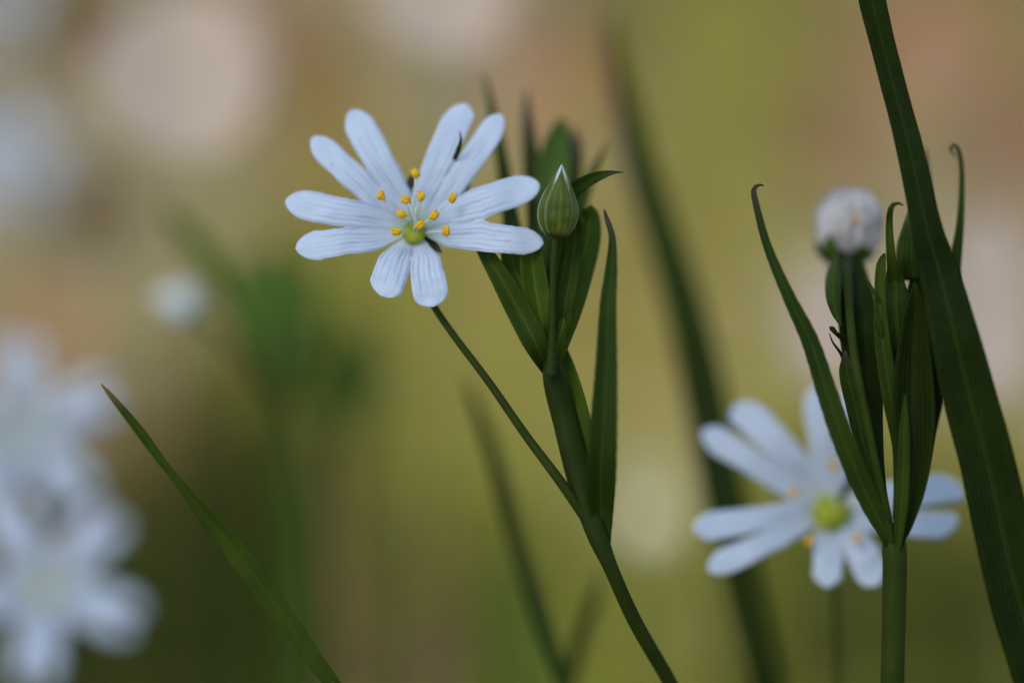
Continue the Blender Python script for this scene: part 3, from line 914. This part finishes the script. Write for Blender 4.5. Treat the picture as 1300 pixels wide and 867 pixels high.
def L2(px, py, hw_px, bend=0.0): return ((px - 1057) / k2, -(py - 648) / k2, hw_px / k2, bend)


pet2 = [
    (L2(936, 515, 29, 0.2), L2(893, 548, 21, -0.3)),
    (L2(880, 670, 20, 0.3), L2(898, 722, 17, -0.2)),
    (L2(1047, 743, 19, -0.1), L2(1112, 740, 22, 0.2)),
    (L2(1216, 662, 23, 0.0), L2(1226, 625, 26, 0.0)),
    (L2(1090, 492, 19, 0.2), L2(1040, 492, 19, -0.1)),
]
fx = []
for a, b in pet2:
    if a[0] * b[1] - a[1] * b[0] > 0: a, b = b, a
    fx.append((a, b))
stitchwort(1057, 648, D2, "slightly blurred white stitchwort flower low behind the plant with hooked leaves", (1068, 930), rx=0, petals=fx, tilt=0.30, seed=5, rs=1, ov=2.0)

stitchwort(28, 545, 0.368, "upper of the two large blurred white flowers at the lower left, cut by the edge", (120, 950), rx=-12, seed=21, scale=1.0, petals=ring_petals(hw=1.55, start=96, spread=7.5))
stitchwort(58, 742, 0.356, "lower of the two large blurred white flowers at the lower left", (130, 950), rx=-16, seed=22, scale=1.0, petals=ring_petals(hw=1.55, start=50, spread=7.5))
# very soft white flowers farther back
far = [
    (5, 200, 0.52, 0.85, "bluish white blurred flower at the left edge below the corner", 33),
    (-5, -5, 0.52, 0.6, "bluish white blurred flower in the upper left corner", 34),
]
for px, py, D, s, lab, sd_ in far:
    stitchwort(px, py, D, lab, (px + 30 * (1 if px < 600 else -1), py + 900 * D0 / D), scale=s, rx=-20, seed=sd_, simple=True)

# blurred leafy plant at mid left with a closed white bud
DB = 0.345
sp = [(392, 640, 0, 6), (398, 760, 0, 7), (402, 870, 0, 7), (404, 940, 0, 7)]
p3 = thing("stitchwort_plant", base_point(sp, DB), "blurred leafy stitchwort plant with a closed white bud, left of the open flower", "flowering plant", "stitchwort plants in flower")
stem(p3, [(346, 400, 8, 5), (362, 520, 6, 5.5)] + sp, M['stem'], D=DB)
leaf(p3, [(210, 262, 0, 1), (222, 280, 0, 9), (245, 308, 0, 15), (270, 338, 0, 14), (296, 385, 2, 9), (330, 470, 4, 6)], M['leaf_lush'], D=DB, fold=0.4)
leaf(p3, [(352, 310, 30, 2), (345, 335, 30, 22), (342, 370, 30, 34), (348, 410, 26, 26), (360, 500, 10, 8)], M['leaf_lush'], D=DB, fold=0.3)
leaf(p3, [(300, 325, 30, 2), (316, 350, 28, 24), (336, 395, 24, 30), (356, 450, 14, 18), (364, 520, 8, 7)], M['leaf_lush'], D=DB)
leaf(p3, [(400, 330, 32, 2), (388, 360, 30, 22), (374, 420, 22, 26), (364, 520, 8, 7)], M['leaf_lush'], D=DB)
stem(p3, [(238, 388, -4, 4), (262, 410, -2, 4), (310, 450, 2, 4.5), (355, 510, 6, 5)], M['stem'], D=DB, name="bud_stalk", ground=False)
bud(p3, (252, 394), (196, 374), 25, D=DB - 0.004, white=True, mat='bud_petal')

# a second tuft, softer, right of it, and thin stems around it
DC = 0.43
sp = [(445, 520, 0, 6), (440, 640, 0, 6), (430, 800, 0, 6), (424, 940, 0, 6)]
p4 = thing("seedling_plant", base_point(sp, DC), "soft green leafy shoot without flowers, between the leafy bud plant and the open flower", "plant")
stem(p4, sp, M['stem'], D=DC)
leaf(p4, [(455, 395, 0, 2), (450, 430, 0, 28), (446, 480, 0, 34), (444, 550, 0, 10)], M['leaf_lush'], D=DC)
leaf(p4, [(405, 430, 0, 2), (418, 460, 0, 20), (434, 500, 0, 22), (444, 545, 0, 6)], M['leaf_lush'], D=DC)
leaf(p4, [(490, 440, 0, 2), (478, 465, 0, 20), (460, 505, 0, 22), (446, 550, 0, 6)], M['leaf_lush'], D=DC)

k = 0
for (tx, ty, bx, D, w, lab) in (
    (355, 440, 385, 0.40, 9, "soft green grass blade left of the leafy shoot, upright"),
    (520, 500, 545, 0.47, 8, "faint straw coloured blade standing under the open flower"),
    (300, 520, 300, 0.44, 12, "soft dark blade behind the brown tipped blade, leftmost of three"),
    (340, 580, 350, 0.39, 10, "soft dark blade behind the brown tipped blade, second of three"),
    (240, 560, 235, 0.46, 14, "soft dark blade beside the lower left flower"),
    (640, 640, 650, 0.40, 12, "soft green blade below the open flower, left of the forked stem"),
    (420, 520, 428, 0.41, 13, "soft green upright blade under the leafy shoot, left of its straw coloured neighbour"),
    (385, 600, 380, 0.37, 12, "low soft green blade between the brown tipped blade and the leafy shoot"),
    (500, 620, 512, 0.39, 9, "low soft green blade under the open flower beside the rusty leaf"),
    (590, 700, 598, 0.42, 12, "low soft green blade at the bottom edge right of the rusty leaf"),
    (660, 700, 680, 0.38, 12, "low soft green blade at the bottom edge, left of the forked stem"),
    (470, 560, 478, 0.52, 10, "very soft thin straw coloured blade right of the leafy shoot"),
    (905, 640, 940, 0.50, 10, "faint green blade under the tall dark blade"),
    (1180, 720, 1200, 0.45, 10, "faint green blade at the bottom right beside the thick stem"),
):
    k += 1
    blade([(tx, ty, 0, 1), (tx + (bx - tx) * 0.2 + 3, ty + (930 - ty) * 0.2, 0, w * 0.7), (tx + (bx - tx) * 0.6 + 4, ty + (930 - ty) * 0.6, 0, w), (bx, 930, 0, w)], lab, M['dry_blade' if 'straw' in lab else 'leaf_lush' if 'soft green' in lab else 'blade_far'], D=D)

# ------------------------------------------------------------------ 5. added leaves on dry stalks, imitating soft discs and patches of background glow
def bokeh_leaf(px, py, D, wpx, hpx, mat, label, seed):  # leaf added to imitate an out-of-focus disc or patch
    rnd = random.Random(seed)
    sp = [(px, py + hpx * 0.6, 4, 3 * D0 / D), (px + 12, py + 400, 4, 3.5 * D0 / D), (px + 18, 980, 4, 4 * D0 / D)] if py < 500 else [(px, py + hpx * 0.6, 4, 3 * D0 / D), (px + 8, 960, 4, 3.5 * D0 / D), (px + 12, 1040, 4, 4 * D0 / D)]
    root = thing("bokeh_leaf", base_point(sp, D), label, "added leaf", "added leaves imitating background blur")
    stem(root, sp, M['thread'], D=D, name="stalk")
    pts = [(px - wpx * 0.06, py - hpx, 20, 2), (px - 3, py - hpx * 0.85, 15, wpx * 0.55), (px, py - hpx * 0.4, 6, wpx * 0.94), (px, py, -1, wpx), (px + 2, py + hpx * 0.45, -8, wpx * 0.86), (px + 3, py + hpx * 0.85, -13, wpx * 0.45), (px, py + hpx, -15, 3)]
    leaf(root, pts, mat, D=D, fold=0.25, thick=0.2, n=40, m=13, wob=0.12, seed=seed)
    return root


pale = plain_mat("pale_glow_leaf", (0.62, 0.45, 0.29), (0.74, 0.55, 0.36), 120, 0.8, 0.15)  # pale tones carry the brightness of the glowing blur discs
palest = plain_mat("whitish_glow_leaf", (0.56, 0.42, 0.28), (0.68, 0.52, 0.36), 120, 0.8, 0.15)
straw = plain_mat("straw_glow_leaf", (0.62, 0.50, 0.19), (0.74, 0.60, 0.25), 120, 0.8, 0.15)
rust = plain_mat("rusty_dead_leaf", (0.26, 0.115, 0.045), (0.34, 0.16, 0.07), 120, 0.8, 0.1)
bokeh_leaf(232, 95, 0.395, 112, 108, pale, "added large beige leaf imitating a round glow at the upper left", 1)
bokeh_leaf(562, -18, 0.40, 98, 92, pale, "added leaf imitating pale glow cut by the top edge above the open flower", 2)
bokeh_leaf(1254, 395, 0.375, 50, 125, palest, "added upright leaf imitating whitish glow behind the broad blade at the right edge", 3)
bokeh_leaf(1045, 410, 0.40, 52, 90, pale, "added leaf imitating pale glow behind the withered flower and the left hooked leaf", 4)
bokeh_leaf(820, 645, 0.36, 60, 74, straw, "added leaf imitating straw yellow glow between the sharp plant and the low right flower", 5)
bokeh_leaf(528, 850, 0.47, 52, 50, rust, "added soft rusty pink leaf at the bottom edge, left of the forked stem", 6)

tan_pink = plain_mat("pinkish_dead_leaf", (0.42, 0.20, 0.09), (0.56, 0.27, 0.13), 120, 0.8, 0.1)
golden = plain_mat("golden_dead_leaf", (0.36, 0.22, 0.05), (0.48, 0.30, 0.075), 120, 0.8, 0.1)
orange = plain_mat("orange_tan_dead_leaf", (0.52, 0.25, 0.09), (0.66, 0.33, 0.13), 120, 0.8, 0.1)
brown = plain_mat("brown_dead_leaf", (0.17, 0.095, 0.02), (0.24, 0.13, 0.03), 120, 0.8, 0.1)
lime = plain_mat("yellow_green_live_leaf", (0.30, 0.25, 0.035), (0.38, 0.315, 0.05), 120, 0.7, 0.15)
for args in (  # leaves added at mid distance to mottle the background blur
    (1175, 60, 0.56, 66, 74, tan_pink, "soft pinkish tan leaf right of the broad blade, close to the top edge", 11),
    (1282, 190, 0.58, 60, 90, tan_pink, "soft pinkish tan leaf at the right edge beside the hooked leaf", 12),
    (1068, 190, 0.60, 60, 60, tan_pink, "soft pinkish leaf above the withered white flower", 13),
    (690, 110, 0.60, 60, 60, orange, "soft tan leaf above the green bud", 14),
    (45, 420, 0.52, 70, 44, orange, "soft orange tan leaf above the blurred white flowers at the left edge", 15),
    (345, 25, 0.60, 40, 50, tan_pink, "soft pinkish leaf at the top, between the two large pale leaves", 16),
    (405, 120, 0.60, 72, 110, golden, "soft golden leaf left above the open flower", 17),
    (112, 28, 0.54, 72, 70, brown, "soft brown leaf in the upper left, left of the large pale leaf", 18),
    (120, 275, 0.54, 64, 56, brown, "soft brown leaf below the bluish white flower at the left edge", 19),
    (742, 60, 0.64, 34, 70, brown, "soft brown leaf at the top beside the tip of the tall dark blade", 20),
):
    bokeh_leaf(*args)
def bokeh_live_leaf(px, py, D, w, h, label, seed):  # same added leaf, in yellow green
    o = bokeh_leaf(px, py, D, w, h, lime, label, seed)
    o.name = "bokeh_broad_leaf"; o["category"] = "leaf"; o["group"] = "added yellow green leaves mottling the blurred background"
    ORG[o.name] = Vector(o.location)
for args in (
    (925, 50, 0.56, 70, 80, "soft yellow green leaf at the top between the tall dark blade and the broad blade", 31),
    (900, 190, 0.52, 80, 70, "soft round yellow green leaf between the tall dark blade and the left hooked leaf", 32),
    (870, 800, 0.46, 56, 66, "soft yellow green leaf at the bottom edge between the sharp stem and the low flower", 33),
    (545, 540, 0.52, 60, 90, "soft yellow green leaf behind the thin flower stalk", 34),
):
    bokeh_live_leaf(*args)
